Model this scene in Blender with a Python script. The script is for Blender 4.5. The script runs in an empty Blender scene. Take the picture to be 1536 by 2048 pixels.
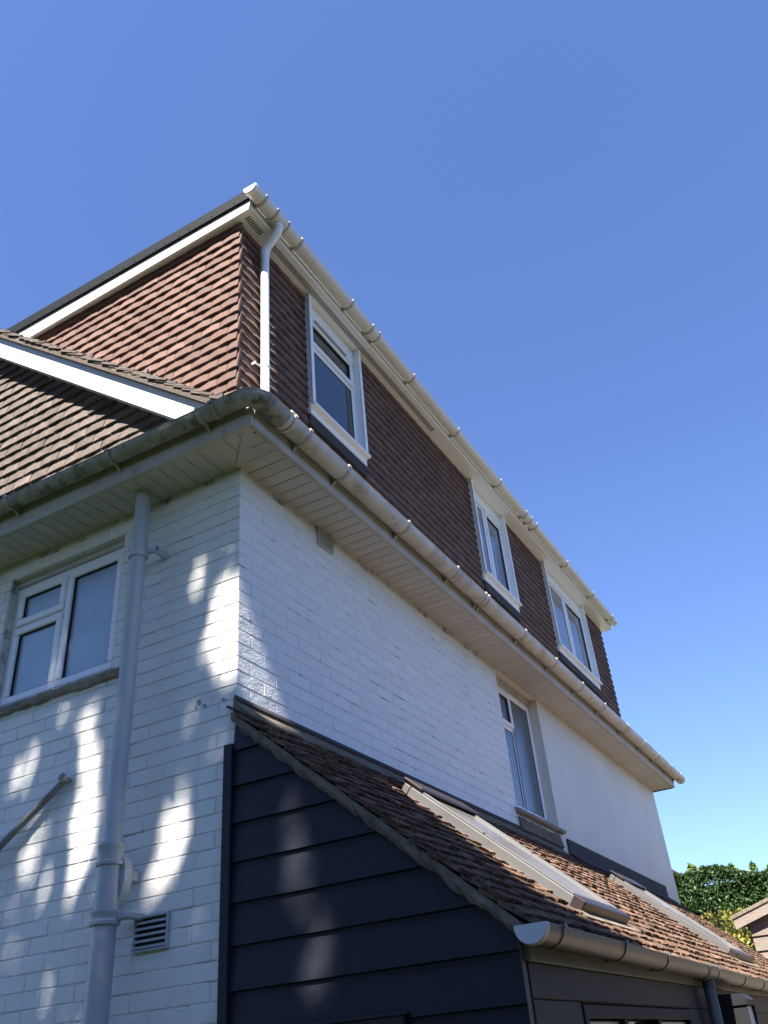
import bpy, math, random
from mathutils import Matrix, Vector
random.seed(7)
R = random.uniform
S = bpy.context.scene
COL = S.collection

# ------------------------------------------------------------------ camera, sky, sun, exposure
cam_d = bpy.data.cameras.new('camera')
cam = bpy.data.objects.new('camera', cam_d)
COL.objects.link(cam)
S.camera = cam
cr = ((0.49217857, -0.86701908, -0.07770569), (0.44567462, 0.32765850, -0.83307505), (0.74775290, 0.37539023, 0.54767485))
CAM = Vector((-3.305851, -2.590627, 1.7))
cam.matrix_world = Matrix(((cr[0][0], -cr[1][0], -cr[2][0], CAM.x), (cr[0][1], -cr[1][1], -cr[2][1], CAM.y),
                           (cr[0][2], -cr[1][2], -cr[2][2], CAM.z), (0, 0, 0, 1)))
FPX = 1716.93
cam_d.sensor_fit = 'HORIZONTAL'
cam_d.sensor_width = 36.0
cam_d.lens = FPX / 1536 * 36.0
cam_d.clip_start = 0.05
cam_d.clip_end = 2000

SUN_AZ = math.radians(7.5)            # how far the sun stands round towards the side wall
SUN_T = 1.48                          # drop per metre along x
TAN_EL = SUN_T * math.cos(SUN_AZ)
SUN_EL = math.atan(TAN_EL)
to_sun = Vector((-math.cos(SUN_AZ) * math.cos(SUN_EL), -math.sin(SUN_AZ) * math.cos(SUN_EL), math.sin(SUN_EL)))
W = bpy.data.worlds.new('World')
S.world = W
W.use_nodes = True
nt = W.node_tree
nt.nodes.clear()
sky = nt.nodes.new('ShaderNodeTexSky')
sky.sky_type = 'NISHITA'
sky.sun_disc = False
sky.sun_elevation = SUN_EL
sky.sun_rotation = math.atan2(to_sun.x, to_sun.y)
sky.altitude = 30
sky.air_density = 1.0
sky.dust_density = 0.2
sky.ozone_density = 6.0
bg = nt.nodes.new('ShaderNodeBackground')
bg.inputs['Strength'].default_value = 0.055
wo = nt.nodes.new('ShaderNodeOutputWorld')
tint = nt.nodes.new('ShaderNodeMix'); tint.data_type = 'RGBA'; tint.blend_type = 'MULTIPLY'; tint.inputs[0].default_value = 1.0
tint.inputs[7].default_value = (0.97, 0.965, 1.16, 1)      # camera white balance
nt.links.new(sky.outputs[0], tint.inputs[6]); nt.links.new(tint.outputs[2], bg.inputs[0])
nt.links.new(bg.outputs[0], wo.inputs[0])
sd = bpy.data.lights.new('sun', 'SUN')
sd.energy = 5.0
sd.angle = math.radians(0.53)
sd.color = (1.0, 0.94, 0.86)
so = bpy.data.objects.new('sun', sd)
COL.objects.link(so)
so.rotation_euler = to_sun.to_track_quat('Z', 'Y').to_euler()
so.location = (-6, -4, 14)
S.view_settings.view_transform = 'Standard'
S.view_settings.look = 'None'
S.view_settings.gamma = 1
S.view_settings.use_curve_mapping = False
S.view_settings.exposure = 2.09

# ------------------------------------------------------------------ materials
def mat(name, col, rough=0.6, rnd=0.0, noise=(6.0, 0.12), bump=None, spec=0.5, spots=None, spots2=None, coat=0.0, metal=0.0, stretch=None, streak=None, bump2=None):
    """One procedural surface: base colour, slow mottling, per-object tone, up to two kinds of spots, bump."""
    m = bpy.data.materials.new(name)
    m.use_nodes = True
    t = m.node_tree
    N, L = t.nodes, t.links
    p = N['Principled BSDF']
    p.inputs['Roughness'].default_value = rough
    p.inputs['Specular IOR Level'].default_value = spec
    p.inputs['Metallic'].default_value = metal
    p.inputs['Coat Weight'].default_value = coat
    tc = N.new('ShaderNodeTexCoord')
    oi = N.new('ShaderNodeObjectInfo')
    ml = N.new('ShaderNodeMath'); ml.operation = 'MULTIPLY'; ml.inputs[1].default_value = 37.0
    L.new(oi.outputs['Random'], ml.inputs[0])
    ad = N.new('ShaderNodeVectorMath'); ad.operation = 'ADD'
    L.new(tc.outputs['Object'], ad.inputs[0]); L.new(ml.outputs[0], ad.inputs[1])
    vec = ad.outputs[0]
    if stretch:
        mp = N.new('ShaderNodeMapping'); mp.inputs['Scale'].default_value = stretch
        L.new(vec, mp.inputs['Vector']); svec = mp.outputs[0]
    else:
        svec = vec
    n1 = N.new('ShaderNodeTexNoise'); n1.inputs['Scale'].default_value = noise[0]; n1.inputs['Detail'].default_value = 5
    L.new(svec, n1.inputs['Vector'])
    mr = N.new('ShaderNodeMapRange'); mr.inputs['From Min'].default_value = 0.25; mr.inputs['From Max'].default_value = 0.75
    mr.inputs['To Min'].default_value = 1 - noise[1]; mr.inputs['To Max'].default_value = 1 + noise[1]
    L.new(n1.outputs['Fac'], mr.inputs['Value'])
    val = mr.outputs[0]
    if rnd:
        at = N.new('ShaderNodeAttribute'); at.attribute_name = 'tone'
        s0 = N.new('ShaderNodeMath'); s0.operation = 'ADD'; L.new(oi.outputs['Random'], s0.inputs[0]); L.new(at.outputs['Fac'], s0.inputs[1])
        s1 = N.new('ShaderNodeMath'); s1.operation = 'FRACT'; L.new(s0.outputs[0], s1.inputs[0])
        r2 = N.new('ShaderNodeMapRange'); r2.inputs['To Min'].default_value = 1 - rnd; r2.inputs['To Max'].default_value = 1 + rnd
        L.new(s1.outputs[0], r2.inputs['Value'])
        mu = N.new('ShaderNodeMath'); mu.operation = 'MULTIPLY'; L.new(val, mu.inputs[0]); L.new(r2.outputs[0], mu.inputs[1])
        val = mu.outputs[0]
    hs = N.new('ShaderNodeHueSaturation')
    hs.inputs['Color'].default_value = (*col, 1)
    L.new(val, hs.inputs['Value'])
    out = hs.outputs[0]
    for k, sp in enumerate((spots, spots2)):
        if not sp: continue
        c2, sc, lo, hi = sp[:4]
        ns = N.new('ShaderNodeTexNoise'); ns.inputs['Scale'].default_value = sc; ns.inputs['Detail'].default_value = 6; ns.inputs['Roughness'].default_value = 0.65
        a2 = N.new('ShaderNodeVectorMath'); a2.operation = 'ADD'; a2.inputs[1].default_value = (5.3 + 9 * k, 2.1, 7.7)
        L.new(svec if (streak and k == 0) else vec, a2.inputs[0]); L.new(a2.outputs[0], ns.inputs['Vector'])
        m2 = N.new('ShaderNodeMapRange'); m2.inputs['From Min'].default_value = lo; m2.inputs['From Max'].default_value = hi
        L.new(ns.outputs['Fac'], m2.inputs['Value'])
        mx = N.new('ShaderNodeMix'); mx.data_type = 'RGBA'
        L.new(m2.outputs[0], mx.inputs[0]); L.new(out, mx.inputs[6]); mx.inputs[7].default_value = (*c2, 1)
        out = mx.outputs[2]
    L.new(out, p.inputs['Base Color'])
    if bump:
        sc, st, di = bump
        nb = N.new('ShaderNodeTexNoise'); nb.inputs['Scale'].default_value = sc; nb.inputs['Detail'].default_value = 4
        L.new(svec, nb.inputs['Vector'])
        h = nb.outputs['Fac']
        if bump2:
            nc = N.new('ShaderNodeTexNoise'); nc.inputs['Scale'].default_value = bump2[0]; nc.inputs['Detail'].default_value = 2
            L.new(vec, nc.inputs['Vector'])
            mm = N.new('ShaderNodeMath'); mm.operation = 'MULTIPLY_ADD'; mm.inputs[1].default_value = bump2[1]
            L.new(nc.outputs['Fac'], mm.inputs[0]); L.new(h, mm.inputs[2]); h = mm.outputs[0]
        b = N.new('ShaderNodeBump'); b.inputs['Strength'].default_value = st; b.inputs['Distance'].default_value = di
        L.new(h, b.inputs['Height']); L.new(b.outputs[0], p.inputs['Normal'])
    return m

M = {}
M['paint'] = mat('white masonry paint', (0.74, 0.73, 0.69), 0.42, 0.015, (3, 0.06), (90, 0.6, 0.004), 0.45, spots=((0.42, 0.41, 0.37), 7, 0.64, 0.86), bump2=(16, 2.0))
M['mortar_paint'] = mat('painted joint', (0.64, 0.63, 0.60), 0.6, 0, (9, 0.15), (60, 0.6, 0.004), spots=((0.10, 0.10, 0.11), 4.5, 0.54, 0.66))
M['render'] = mat('painted render', (0.67, 0.635, 0.565), 0.55, 0, (1.2, 0.08), (9, 0.6, 0.012), 0.35, spots=((0.5, 0.49, 0.45), 2.5, 0.62, 0.9))
M['hung'] = mat('red clay hung tile', (0.135, 0.086, 0.072), 0.9, 0.2, (12, 0.14), (120, 0.5, 0.002), 0.2, spots=((0.15, 0.078, 0.055), 3.0, 0.5, 0.8))
M['gable_tile'] = mat('weathered grey brown tile', (0.108, 0.088, 0.078), 0.9, 0.22, (14, 0.28), (90, 0.8, 0.003), 0.2, spots=((0.25, 0.235, 0.205), 26, 0.64, 0.72), spots2=((0.075, 0.066, 0.045), 9, 0.55, 0.7))
M['roof_tile'] = mat('mossy old clay tile', (0.150, 0.090, 0.062), 0.95, 0.28, (16, 0.4), (70, 1.0, 0.006), 0.12, spots=((0.05, 0.038, 0.024), 13, 0.45, 0.62), spots2=((0.30, 0.29, 0.25), 19, 0.67, 0.75))
M['moss'] = mat('dry brown moss', (0.06, 0.042, 0.022), 1.0, 0, (20, 0.4), (80, 1.0, 0.01), 0.05)
M['mortar'] = mat('old verge mortar', (0.165, 0.135, 0.10), 0.95, 0, (9, 0.35), (40, 0.9, 0.008), 0.15, spots=((0.16, 0.14, 0.11), 8, 0.52, 0.7))
M['upvc'] = mat('white plastic', (0.82, 0.83, 0.83), 0.28, 0, (2, 0.02), None, 0.5)
M['soffit'] = mat('cream soffit paint', (0.50, 0.48, 0.45), 0.5, 0.04, (4, 0.06), (40, 0.2, 0.002), 0.4, spots=((0.28, 0.25, 0.2), 5, 0.66, 0.85))
M['fascia_old'] = mat('grubby fascia paint', (0.44, 0.42, 0.39), 0.55, 0, (5, 0.12), (40, 0.3, 0.002), 0.4, spots=((0.17, 0.15, 0.12), 7, 0.58, 0.8))
M['dirt'] = mat('dark joint', (0.06, 0.055, 0.05), 0.9)
M['gutter_new'] = mat('cream white gutter plastic', (0.66, 0.64, 0.59), 0.3, 0, (3, 0.05), None, 0.5)
M['gutter_old'] = mat('dirty beige gutter', (0.55, 0.515, 0.46), 0.45, 0, (9, 0.14), (60, 0.2, 0.002), 0.4, spots=((0.12, 0.11, 0.09), 16, 0.62, 0.78), spots2=((0.30, 0.28, 0.22), 4, 0.5, 0.7))
M['gutter_moss'] = mat('algae stained gutter', (0.30, 0.29, 0.25), 0.65, 0, (14, 0.3), (60, 0.5, 0.003), 0.3, spots=((0.09, 0.095, 0.065), 12, 0.5, 0.68), spots2=((0.34, 0.33, 0.30), 22, 0.6, 0.74))
M['gutter_grey'] = mat('grey gutter', (0.105, 0.10, 0.09), 0.38, 0, (8, 0.18), (50, 0.15, 0.002), 0.5, spots=((0.19, 0.18, 0.155), 7, 0.6, 0.8))
M['cap_grey'] = mat('pale grey end cap', (0.55, 0.58, 0.60), 0.4, 0, (5, 0.06))
M['bracket'] = mat('gutter strap', (0.36, 0.33, 0.28), 0.35, 0, (9, 0.15), None, 0.5)
M['strut'] = mat('grey weathered strut', (0.20, 0.20, 0.20), 0.6, 0, (12, 0.25), (50, 0.3, 0.002))
M['pipe'] = mat('grey painted pipe', (0.42, 0.44, 0.455), 0.38, 0, (7, 0.06), (25, 0.15, 0.003), 0.5, spots=((0.28, 0.28, 0.28), 9, 0.66, 0.85))
M['pipe_dark'] = mat('dark grey pipe', (0.13, 0.14, 0.155), 0.4, 0, (7, 0.1))
M['kerb'] = mat('dark grey roof trim', (0.006, 0.008, 0.011), 0.7, 0, (12, 0.15), (60, 0.3, 0.002), 0.12)
M['lead'] = mat('dull lead', (0.040, 0.037, 0.039), 0.75, 0, (10, 0.25), (18, 0.5, 0.006), 0.25, spots=((0.085, 0.08, 0.078), 7, 0.6, 0.8))
M['navy'] = mat('navy cladding paint', (0.0135, 0.0145, 0.0215), 0.38, 0.06, (4, 0.1), (60, 0.55, 0.003), 0.35, stretch=(14, 1.0, 22))
M['timber_dark'] = mat('dark stained timber', (0.022, 0.020, 0.018), 0.6, 0.1, (6, 0.2), (30, 0.4, 0.003), 0.4, stretch=(1, 6, 14))
M['timber_fascia'] = mat('taupe fascia paint', (0.11, 0.10, 0.08), 0.55, 0, (6, 0.15), (30, 0.3, 0.003), 0.4, spots=((0.24, 0.22, 0.18), 6, 0.6, 0.72))
M['shed_wood'] = mat('silvered timber', (0.185, 0.155, 0.128), 0.85, 0.12, (5, 0.2), (14, 0.7, 0.006), 0.2, stretch=(1, 1.2, 12), spots=((0.16, 0.12, 0.09), 3, 0.55, 0.75))
M['shed_felt'] = mat('green grey roof felt', (0.15, 0.135, 0.10), 0.95, 0, (20, 0.3), (90, 0.8, 0.004), 0.1)
M['alu'] = mat('grey brown aluminium', (0.125, 0.12, 0.115), 0.4, 0, (5, 0.12), (40, 0.15, 0.001), 0.5, metal=0.3)
M['alu_dark'] = mat('dark brown aluminium', (0.032, 0.022, 0.02), 0.4, 0, (5, 0.1), None, 0.5, metal=0.3)
M['glass'] = mat('window glass', (0.032, 0.042, 0.050), 0.04, 0, (1, 0.1), None, 0.9)
M['glass_sky_painted'] = mat('glass with painted sky reflection', (0.15, 0.18, 0.215), 0.05, 0, (1.5, 0.25), None, 0.9)  # sky reflection put into the base colour; no blind behind
M['frost'] = mat('obscured glass', (0.30, 0.38, 0.47), 0.2, 0, (2, 0.2), (160, 0.25, 0.002), 0.9)  # obscured glass, base colour lightened in place of the blocked sky reflection
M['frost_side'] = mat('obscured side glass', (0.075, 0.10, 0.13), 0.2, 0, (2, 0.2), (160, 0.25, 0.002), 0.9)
M['sky_glass'] = mat('rooflight glass', (0.20, 0.185, 0.17), 0.10, 0, (3, 0.15), None, 1.0)
M['black'] = mat('black plastic', (0.014, 0.014, 0.016), 0.6, spec=0.25)
M['gasket'] = mat('black gasket', (0.012, 0.012, 0.013), 0.6)
M['stone'] = mat('rough cement sill', (0.28, 0.26, 0.24), 0.9, 0, (12, 0.25), (40, 0.9, 0.01), 0.2)
M['bark'] = mat('bark', (0.10, 0.08, 0.06), 0.95, 0, (9, 0.3), (14, 1, 0.03), 0.1)
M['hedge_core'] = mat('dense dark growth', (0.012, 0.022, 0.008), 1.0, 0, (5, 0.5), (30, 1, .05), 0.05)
M['ground'] = mat('paving and gravel', (0.115, 0.095, 0.072), 0.9, 0, (0.6, 0.15), (30, 0.5, 0.01), 0.2)
M['grass'] = mat('lawn', (0.026, 0.037, 0.013), 0.95, 0, (3, 0.3), (60, 1, 0.03), 0.1)
M['house_far'] = mat('far roof tile', (0.26, 0.11, 0.07), 0.9, 0, (8, 0.3))
M['wood_in'] = mat('varnished joinery', (0.34, 0.22, 0.10), 0.45, 0, (6, 0.2), None, 0.4, stretch=(1, 5, 14))

def leaf_mat(name, a, b, trans=0.25):
    m = bpy.data.materials.new(name); m.use_nodes = True
    t = m.node_tree; N, L = t.nodes, t.links
    p = N['Principled BSDF']; p.inputs['Roughness'].default_value = 0.45; p.inputs['Specular IOR Level'].default_value = 0.4
    at = N.new('ShaderNodeAttribute'); at.attribute_name = 'tone'
    mx = N.new('ShaderNodeMix'); mx.data_type = 'RGBA'; mx.inputs[6].default_value = (*a, 1); mx.inputs[7].default_value = (*b, 1)
    L.new(at.outputs['Fac'], mx.inputs[0]); L.new(mx.outputs[2], p.inputs['Base Color'])
    tr = N.new('ShaderNodeBsdfTranslucent'); L.new(mx.outputs[2], tr.inputs['Color'])
    ms = N.new('ShaderNodeMixShader'); ms.inputs[0].default_value = trans
    L.new(p.outputs[0], ms.inputs[1]); L.new(tr.outputs[0], ms.inputs[2])
    L.new(ms.outputs[0], N['Material Output'].inputs['Surface'])
    return m
M['leaf_tree'] = leaf_mat('tree leaf', (0.03, 0.06, 0.015), (0.07, 0.12, 0.03), 0.15)
M['leaf_hedge'] = leaf_mat('hedge leaf', (0.02, 0.05, 0.013), (0.07, 0.12, 0.03))
M['leaf_gold'] = leaf_mat('golden leaf', (0.08, 0.10, 0.018), (0.27, 0.235, 0.04))
M['leaf_light'] = leaf_mat('light leaf', (0.06, 0.12, 0.03), (0.14, 0.22, 0.06))

# ------------------------------------------------------------------ mesh helpers
class MB:
    def __init__(s): s.v, s.f, s.t = [], [], []
    def add(s, vs, fs, tone=None):
        o = len(s.v)
        s.v.extend(tuple(v) for v in vs)
        s.f.extend(tuple(i + o for i in f) for f in fs)
        if tone is not None: s.t.extend([tone] * len(vs))
    def box(s, lo, hi, b=0.0, fr=None):
        """box between two corners (in frame fr if given), edges chamfered by b"""
        lo, hi = [min(a, c) for a, c in zip(lo, hi)], [max(a, c) for a, c in zip(lo, hi)]
        P = (lambda p: p) if fr is None else (lambda p: fr @ Vector(p))
        b = min(b, *[(h - l) * 0.45 for l, h in zip(lo, hi)])
        if b <= 0:
            vs = [P((x, y, z)) for x in (lo[0], hi[0]) for y in (lo[1], hi[1]) for z in (lo[2], hi[2])]
            s.add(vs, [(0, 1, 3, 2), (4, 6, 7, 5), (0, 4, 5, 1), (2, 3, 7, 6), (0, 2, 6, 4), (1, 5, 7, 3)])
            return
        vs, ix = [], {}
        for c in range(8):
            bits = (c >> 2 & 1, c >> 1 & 1, c & 1)
            for ax in range(3):
                p = [(hi[k] if bits[k] else lo[k]) if k == ax else (hi[k] - b if bits[k] else lo[k] + b) for k in range(3)]
                ix[c, ax] = len(vs); vs.append(P(p))
        fs = []
        for ax in range(3):
            o1, o2 = [k for k in range(3) if k != ax]
            for sgn in (0, 1):
                def cc(a, d):
                    bb = [0, 0, 0]; bb[ax] = sgn; bb[o1] = a; bb[o2] = d
                    return bb[0] * 4 + bb[1] * 2 + bb[2]
                fs.append(tuple(ix[cc(a, d), ax] for a, d in ((0, 0), (1, 0), (1, 1), (0, 1))))
            for a in (0, 1):
                for d in (0, 1):
                    bb0 = [0, 0, 0]; bb0[o1] = a; bb0[o2] = d; bb1 = list(bb0); bb1[ax] = 1
                    c0 = bb0[0] * 4 + bb0[1] * 2 + bb0[2]; c1 = bb1[0] * 4 + bb1[1] * 2 + bb1[2]
                    fs.append((ix[c0, o1], ix[c1, o1], ix[c1, o2], ix[c0, o2]))
        for c in range(8): fs.append((ix[c, 0], ix[c, 1], ix[c, 2]))
        s.add(vs, fs)
    def prism(s, poly, fr, d0, d1):
        """polygon in the frame's xy, extruded along its z from d0 to d1"""
        n = len(poly)
        vs = [fr @ Vector((x, y, d0)) for x, y in poly] + [fr @ Vector((x, y, d1)) for x, y in poly]
        fs = [tuple(range(n - 1, -1, -1)), tuple(range(n, 2 * n))] + [(i, (i + 1) % n, n + (i + 1) % n, n + i) for i in range(n)]
        s.add(vs, fs)
    def rings(s, rs, cap=True, closed=True):
        """skin a list of rings of points"""
        n = len(rs[0]); vs = [p for r in rs for p in r]; fs = []
        for k in range(len(rs) - 1):
            for i in range(n if closed else n - 1):
                j = (i + 1) % n
                fs.append((k * n + i, k * n + j, (k + 1) * n + j, (k + 1) * n + i))
        if cap: fs += [tuple(range(n - 1, -1, -1)), tuple(range((len(rs) - 1) * n, len(rs) * n))]
        s.add(vs, fs)
    def tube(s, pts, rad, n=12):
        pts = [Vector(p) for p in pts]
        if not isinstance(rad, (list, tuple)): rad = [rad] * len(pts)
        rs = []
        d0 = (pts[1] - pts[0]).normalized()
        a = d0.orthogonal().normalized()
        for i, p in enumerate(pts):
            d = (pts[min(i + 1, len(pts) - 1)] - pts[max(i - 1, 0)]).normalized()
            a = (a - d * a.dot(d)).normalized(); b = d.cross(a)
            rs.append([p + (a * math.cos(2 * math.pi * k / n) + b * math.sin(2 * math.pi * k / n)) * rad[i] for k in range(n)])
        s.rings(rs)
    def mesh(s, name, smooth=None):
        me = bpy.data.meshes.new(name)
        me.from_pydata(s.v, [], s.f)
        if s.t:
            at = me.attributes.new('tone', 'FLOAT', 'POINT'); at.data.foreach_set('value', s.t)
        if smooth is not None:
            me.polygons.foreach_set('use_smooth', [True] * len(me.polygons))
            try: me.set_sharp_from_angle(angle=math.radians(smooth))
            except Exception: pass
        me.update()
        return me

def link(name, me, parent=None, mtx=None, kind=None, m=None):
    o = bpy.data.objects.new(name, me)
    if m is not None and len(me.materials) == 0: me.materials.append(M[m])
    COL.objects.link(o)
    if parent is not None:
        o.parent = parent
        if parent.get('_off'): o.matrix_parent_inverse = Matrix.Translation(-parent.location)
    if mtx is not None: o.matrix_basis = mtx
    if kind: o['kind'] = kind
    return o
def part(name, mb, m, parent=None, smooth=None, kind=None):
    return link(name, mb.mesh(name, smooth), parent, None, kind, m)
def thing(name, loc, label, cat, group=None):
    o = bpy.data.objects.new(name, None); o.location = loc; o.empty_display_size = 0.2
    COL.objects.link(o); o['label'] = label; o['category'] = cat; o['_off'] = 1
    if group: o['group'] = group
    return o
def frame(o, u, v, n):
    u, v, n = Vector(u), Vector(v), Vector(n)
    return Matrix(((u.x, v.x, n.x, o[0]), (u.y, v.y, n.y, o[1]), (u.z, v.z, n.z, o[2]), (0, 0, 0, 1)))
def px(p):
    d = Vector(p) - CAM
    q = [sum(cr[i][k] * d[k] for k in range(3)) for i in range(3)]
    if q[2] < 0.05: return None
    return 768 + FPX * q[0] / q[2], 1024 + FPX * q[1] / q[2], q[2]
def seen(p, mx=90):
    q = px(p)
    return q is not None and -mx < q[0] < 1536 + mx and -mx < q[1] < 2048 + mx
def rot2(a): return Matrix.Rotation(a, 4, 'Z')

FA = lambda x: frame((x, 0, 0), (0, -1, 0), (0, 0, 1), (-1, 0, 0))    # on the front: a = -y, b = z, c outwards
FB = lambda y: frame((0, y, 0), (1, 0, 0), (0, 0, 1), (0, -1, 0))     # on the side: a = x, b = z, c outwards

# ------------------------------------------------------------------ ground
g = MB(); g.box((-400, -400, -0.5), (400, 400, 0.0))
o = part('ground', g, 'grass', kind='structure')
g = MB(); g.box((0.3, -7, -0.1), (20, -0.02, 0.03)); part('path', g, 'ground', kind='structure')

# ------------------------------------------------------------------ house: walls
house = thing('house', (4.8, 3.7, 0), 'white painted brick house with red tile-hung loft dormer and dirty eaves gutters', 'house')
JZ, CH = 2.2556, 0.0785                 # a bed joint's height, course height
XE, YE = 9.55, 7.4                      # far ends of the side and the front wall
WA = (0.90, 1.915, 3.755, 4.68)         # front window: y0 y1 z0 z1
WB = (3.85, 4.90, 3.47, 4.80)           # side window: x0 x1 z0 z1
ZS = 4.815                              # soffit
w = MB()
w.box((0.0035, 0.005, 0), (0.28, WA[0], ZS)); w.box((0.0035, WA[1], 0), (0.28, YE, ZS))
w.box((0.0035, WA[0], 0), (0.28, WA[1], WA[2])); w.box((0.0035, WA[0], WA[3]), (0.28, WA[1], ZS))
front_wall = part('front_wall', w, 'mortar_paint', house)
w = MB()
w.box((0.285, 0.0016, 0), (WB[0], 0.28, ZS)); w.box((WB[0], 0.0016, 0), (WB[1], 0.28, WB[2] - 0.002)); w.box((0.004, 0.0016, 0), (0.284, 0.0048, ZS))
side_wall = part('side_wall', w, 'mortar_paint', house)
w = MB(); w.box((WB[1], -0.004, 0), (XE, 0.28, ZS - 0.001)); w.box((WB[0], -0.0005, WB[3] - 0.001), (WB[1] - 0.001, 0.27, ZS - 0.002))
w.box((XE - 0.25, 0.281, 0), (XE - 0.001, YE, ZS)); w.box((0.29, YE - 0.25, 0), (XE - 0.26, YE, ZS))
part('rendered_wall', w, 'render', house)

# bricks: a few worn shapes, shared
def brick_mesh(L, H, D):
    mb = MB(); mb.box((0, 0, -0.02), (L, H, 0), 0.0035)
    me = mb.mesh('brick')
    for v in me.vertices:
        v.co.x += R(-.0015, .0015); v.co.y += R(-.0015, .0015)
        if v.co.z > -0.012: v.co.z += R(-.0012, .0008)
    me.materials.append(M['paint'])
    return me
BL, BG = 0.2265, 0.0045
bricks_l = [brick_mesh(BL, CH - 0.0045, 0) for _ in range(7)]
bricks_s = [brick_mesh(0.105, CH - 0.0045, 0) for _ in range(4)]
def lay(parent, fr, a0, a1, z0, z1, hole, proud, flip, cap=300, gap=None):
    """stretcher bond between a0 and a1; pieces in view become bricks, the others one joined mesh"""
    k0 = math.floor((z0 - JZ) / CH); k1 = math.ceil((z1 - JZ) / CH)
    rest, cand = MB(), []
    for k in range(k0, k1):
        z = JZ + k * CH + 0.002
        if z + CH * 0.7 > z1 or z < z0 - CH: continue
        a = a0 + (0.1125 + BG * .5 if (k + flip) % 2 else 0.0)
        segs = [(a0, a - BG)] if (k + flip) % 2 else []
        while a < a1:
            segs.append((a, min(a + BL, a1))); a += BL + BG
        for s0, s1 in segs:
            cuts = [(s0, s1)]
            if hole and z + CH * .5 > hole[2] and z + CH * .4 < hole[3]:
                cuts = []
                if s0 < hole[0]: cuts.append((s0, min(s1, hole[0])))
                if s1 > hole[1]: cuts.append((max(s0, hole[1]), s1))
            for c0, c1 in cuts:
                if c1 - c0 > 0.025: cand.append((c0, c1, z))
    n = 0
    lst = []
    for c0, c1, z in cand:
        ce = fr @ Vector(((c0 + c1) / 2, z + .035, 0)); q = px(ce)
        lst.append((q[2] if q and seen(ce, 70) else 1e6, c0, c1, z))
    lst.sort()
    for i, (d, c0, c1, z) in enumerate(lst):
        if gap is not None and c1 - c0 > .2: c1 += BG - gap
        ln = c1 - c0
        c = R(*proud)
        if d < 1e5 and i < cap:
            me = random.choice(bricks_l if ln > 0.16 else bricks_s)
            base = BL if ln > 0.16 else 0.105
            link('brick', me, parent, fr @ Matrix.Translation((c0, z, c)) @ rot2(R(-.004, .004)) @ Matrix.Diagonal((ln / base, 1, 1, 1)))
        else:
            rest.box((c0, z, -0.02), (c1, z + CH - .0045, c), .005, fr)
    if rest.v: part('brickwork', rest, 'paint', parent, kind='stuff')
lay(front_wall, frame((0, 0, 0), (0, 1, 0), (0, 0, 1), (1, 0, 0)) @ Matrix.Diagonal((1, 1, -1, 1)), 0.0, 3.0, 1.0, ZS, WA, (0.0, 0.0026), 0, 330, .0022)
lay(side_wall, FB(0), 0.0, WB[1] - 0.002, 3.28, ZS, WB, (0.0006, 0.0016), 1, 330, .0012)

for (y, z, r_) in ((.245, 3.395, .016), (.20, 3.365, .012), (.262, 3.372, .008), (.08, 3.37, .010)):
    mb = MB(); pts_ = [(-y + r_ * R(.5, 1.4) * math.cos(k * .79), z + r_ * R(.4, 1.0) * math.sin(k * .79)) for k in range(8)]
    mb.prism(pts_, FA(-.0045), 0, .0012); part('bare_patch', mb, 'stone', front_wall)
# ------------------------------------------------------------------ windows
def ring(mb, fr, a0, a1, b0, b1, wd, c0, c1, bev=0.006):
    mb.box((a0, b0, c0), (a1, b0 + wd, c1), bev, fr); mb.box((a0, b1 - wd, c0), (a1, b1, c1), bev, fr)
    mb.box((a0, b0 + wd, c0), (a0 + wd, b1 - wd, c1), bev, fr); mb.box((a1 - wd, b0 + wd, c0), (a1, b1 - wd, c1), bev, fr)
def window(parent, fr, a0, a1, b0, b1, lights, glass, fw=0.045, sw=0.045):
    """lights: (a0,a1,b0,b1,is_sash) in absolute frame coordinates; the frame's face is at c = 0"""
    mb = MB(); ring(mb, fr, a0, a1, b0, b1, fw, -0.06, 0.0)
    for (l0, l1, m0, m1, s) in lights:
        if l1 < a1 - fw - 0.01: mb.box((l1, b0 + fw, -0.058), (l1 + 0.028, b1 - fw, -0.003), .004, fr)
        if m1 < b1 - fw - 0.01: mb.box((l0 + .001, m1, -0.057), (l1 - .001, m1 + 0.028, -0.004), .004, fr)
    win = part('window', mb, 'upvc', parent)
    for (l0, l1, m0, m1, s) in lights:
        e = 0.0
        if s:
            sb = MB(); ring(sb, fr, l0 - .006, l1 + .006, m0 - .006, m1 + .006, sw, -0.045, 0.014, .007); part('sash', sb, 'upvc', win); e = sw - .006
        else:
            sb = MB(); ring(sb, fr, l0 - .002, l1 + .002, m0 - .002, m1 + .002, 0.014, -0.03, -0.006, .004); part('glazing_bead', sb, 'upvc', win); e = .012
        gk = MB(); ring(gk, fr, l0 + e - .001, l1 - e + .001, m0 + e - .001, m1 - e + .001, .006, -0.028, 0.0015 if s else -.010, 0); part('gasket', gk, 'gasket', win)
        pb = MB(); pb.box((l0 + e, m0 + e, -0.026), (l1 - e, m1 - e, -0.014), 0, fr); part('pane', pb, glass, win)
    return win
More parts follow.
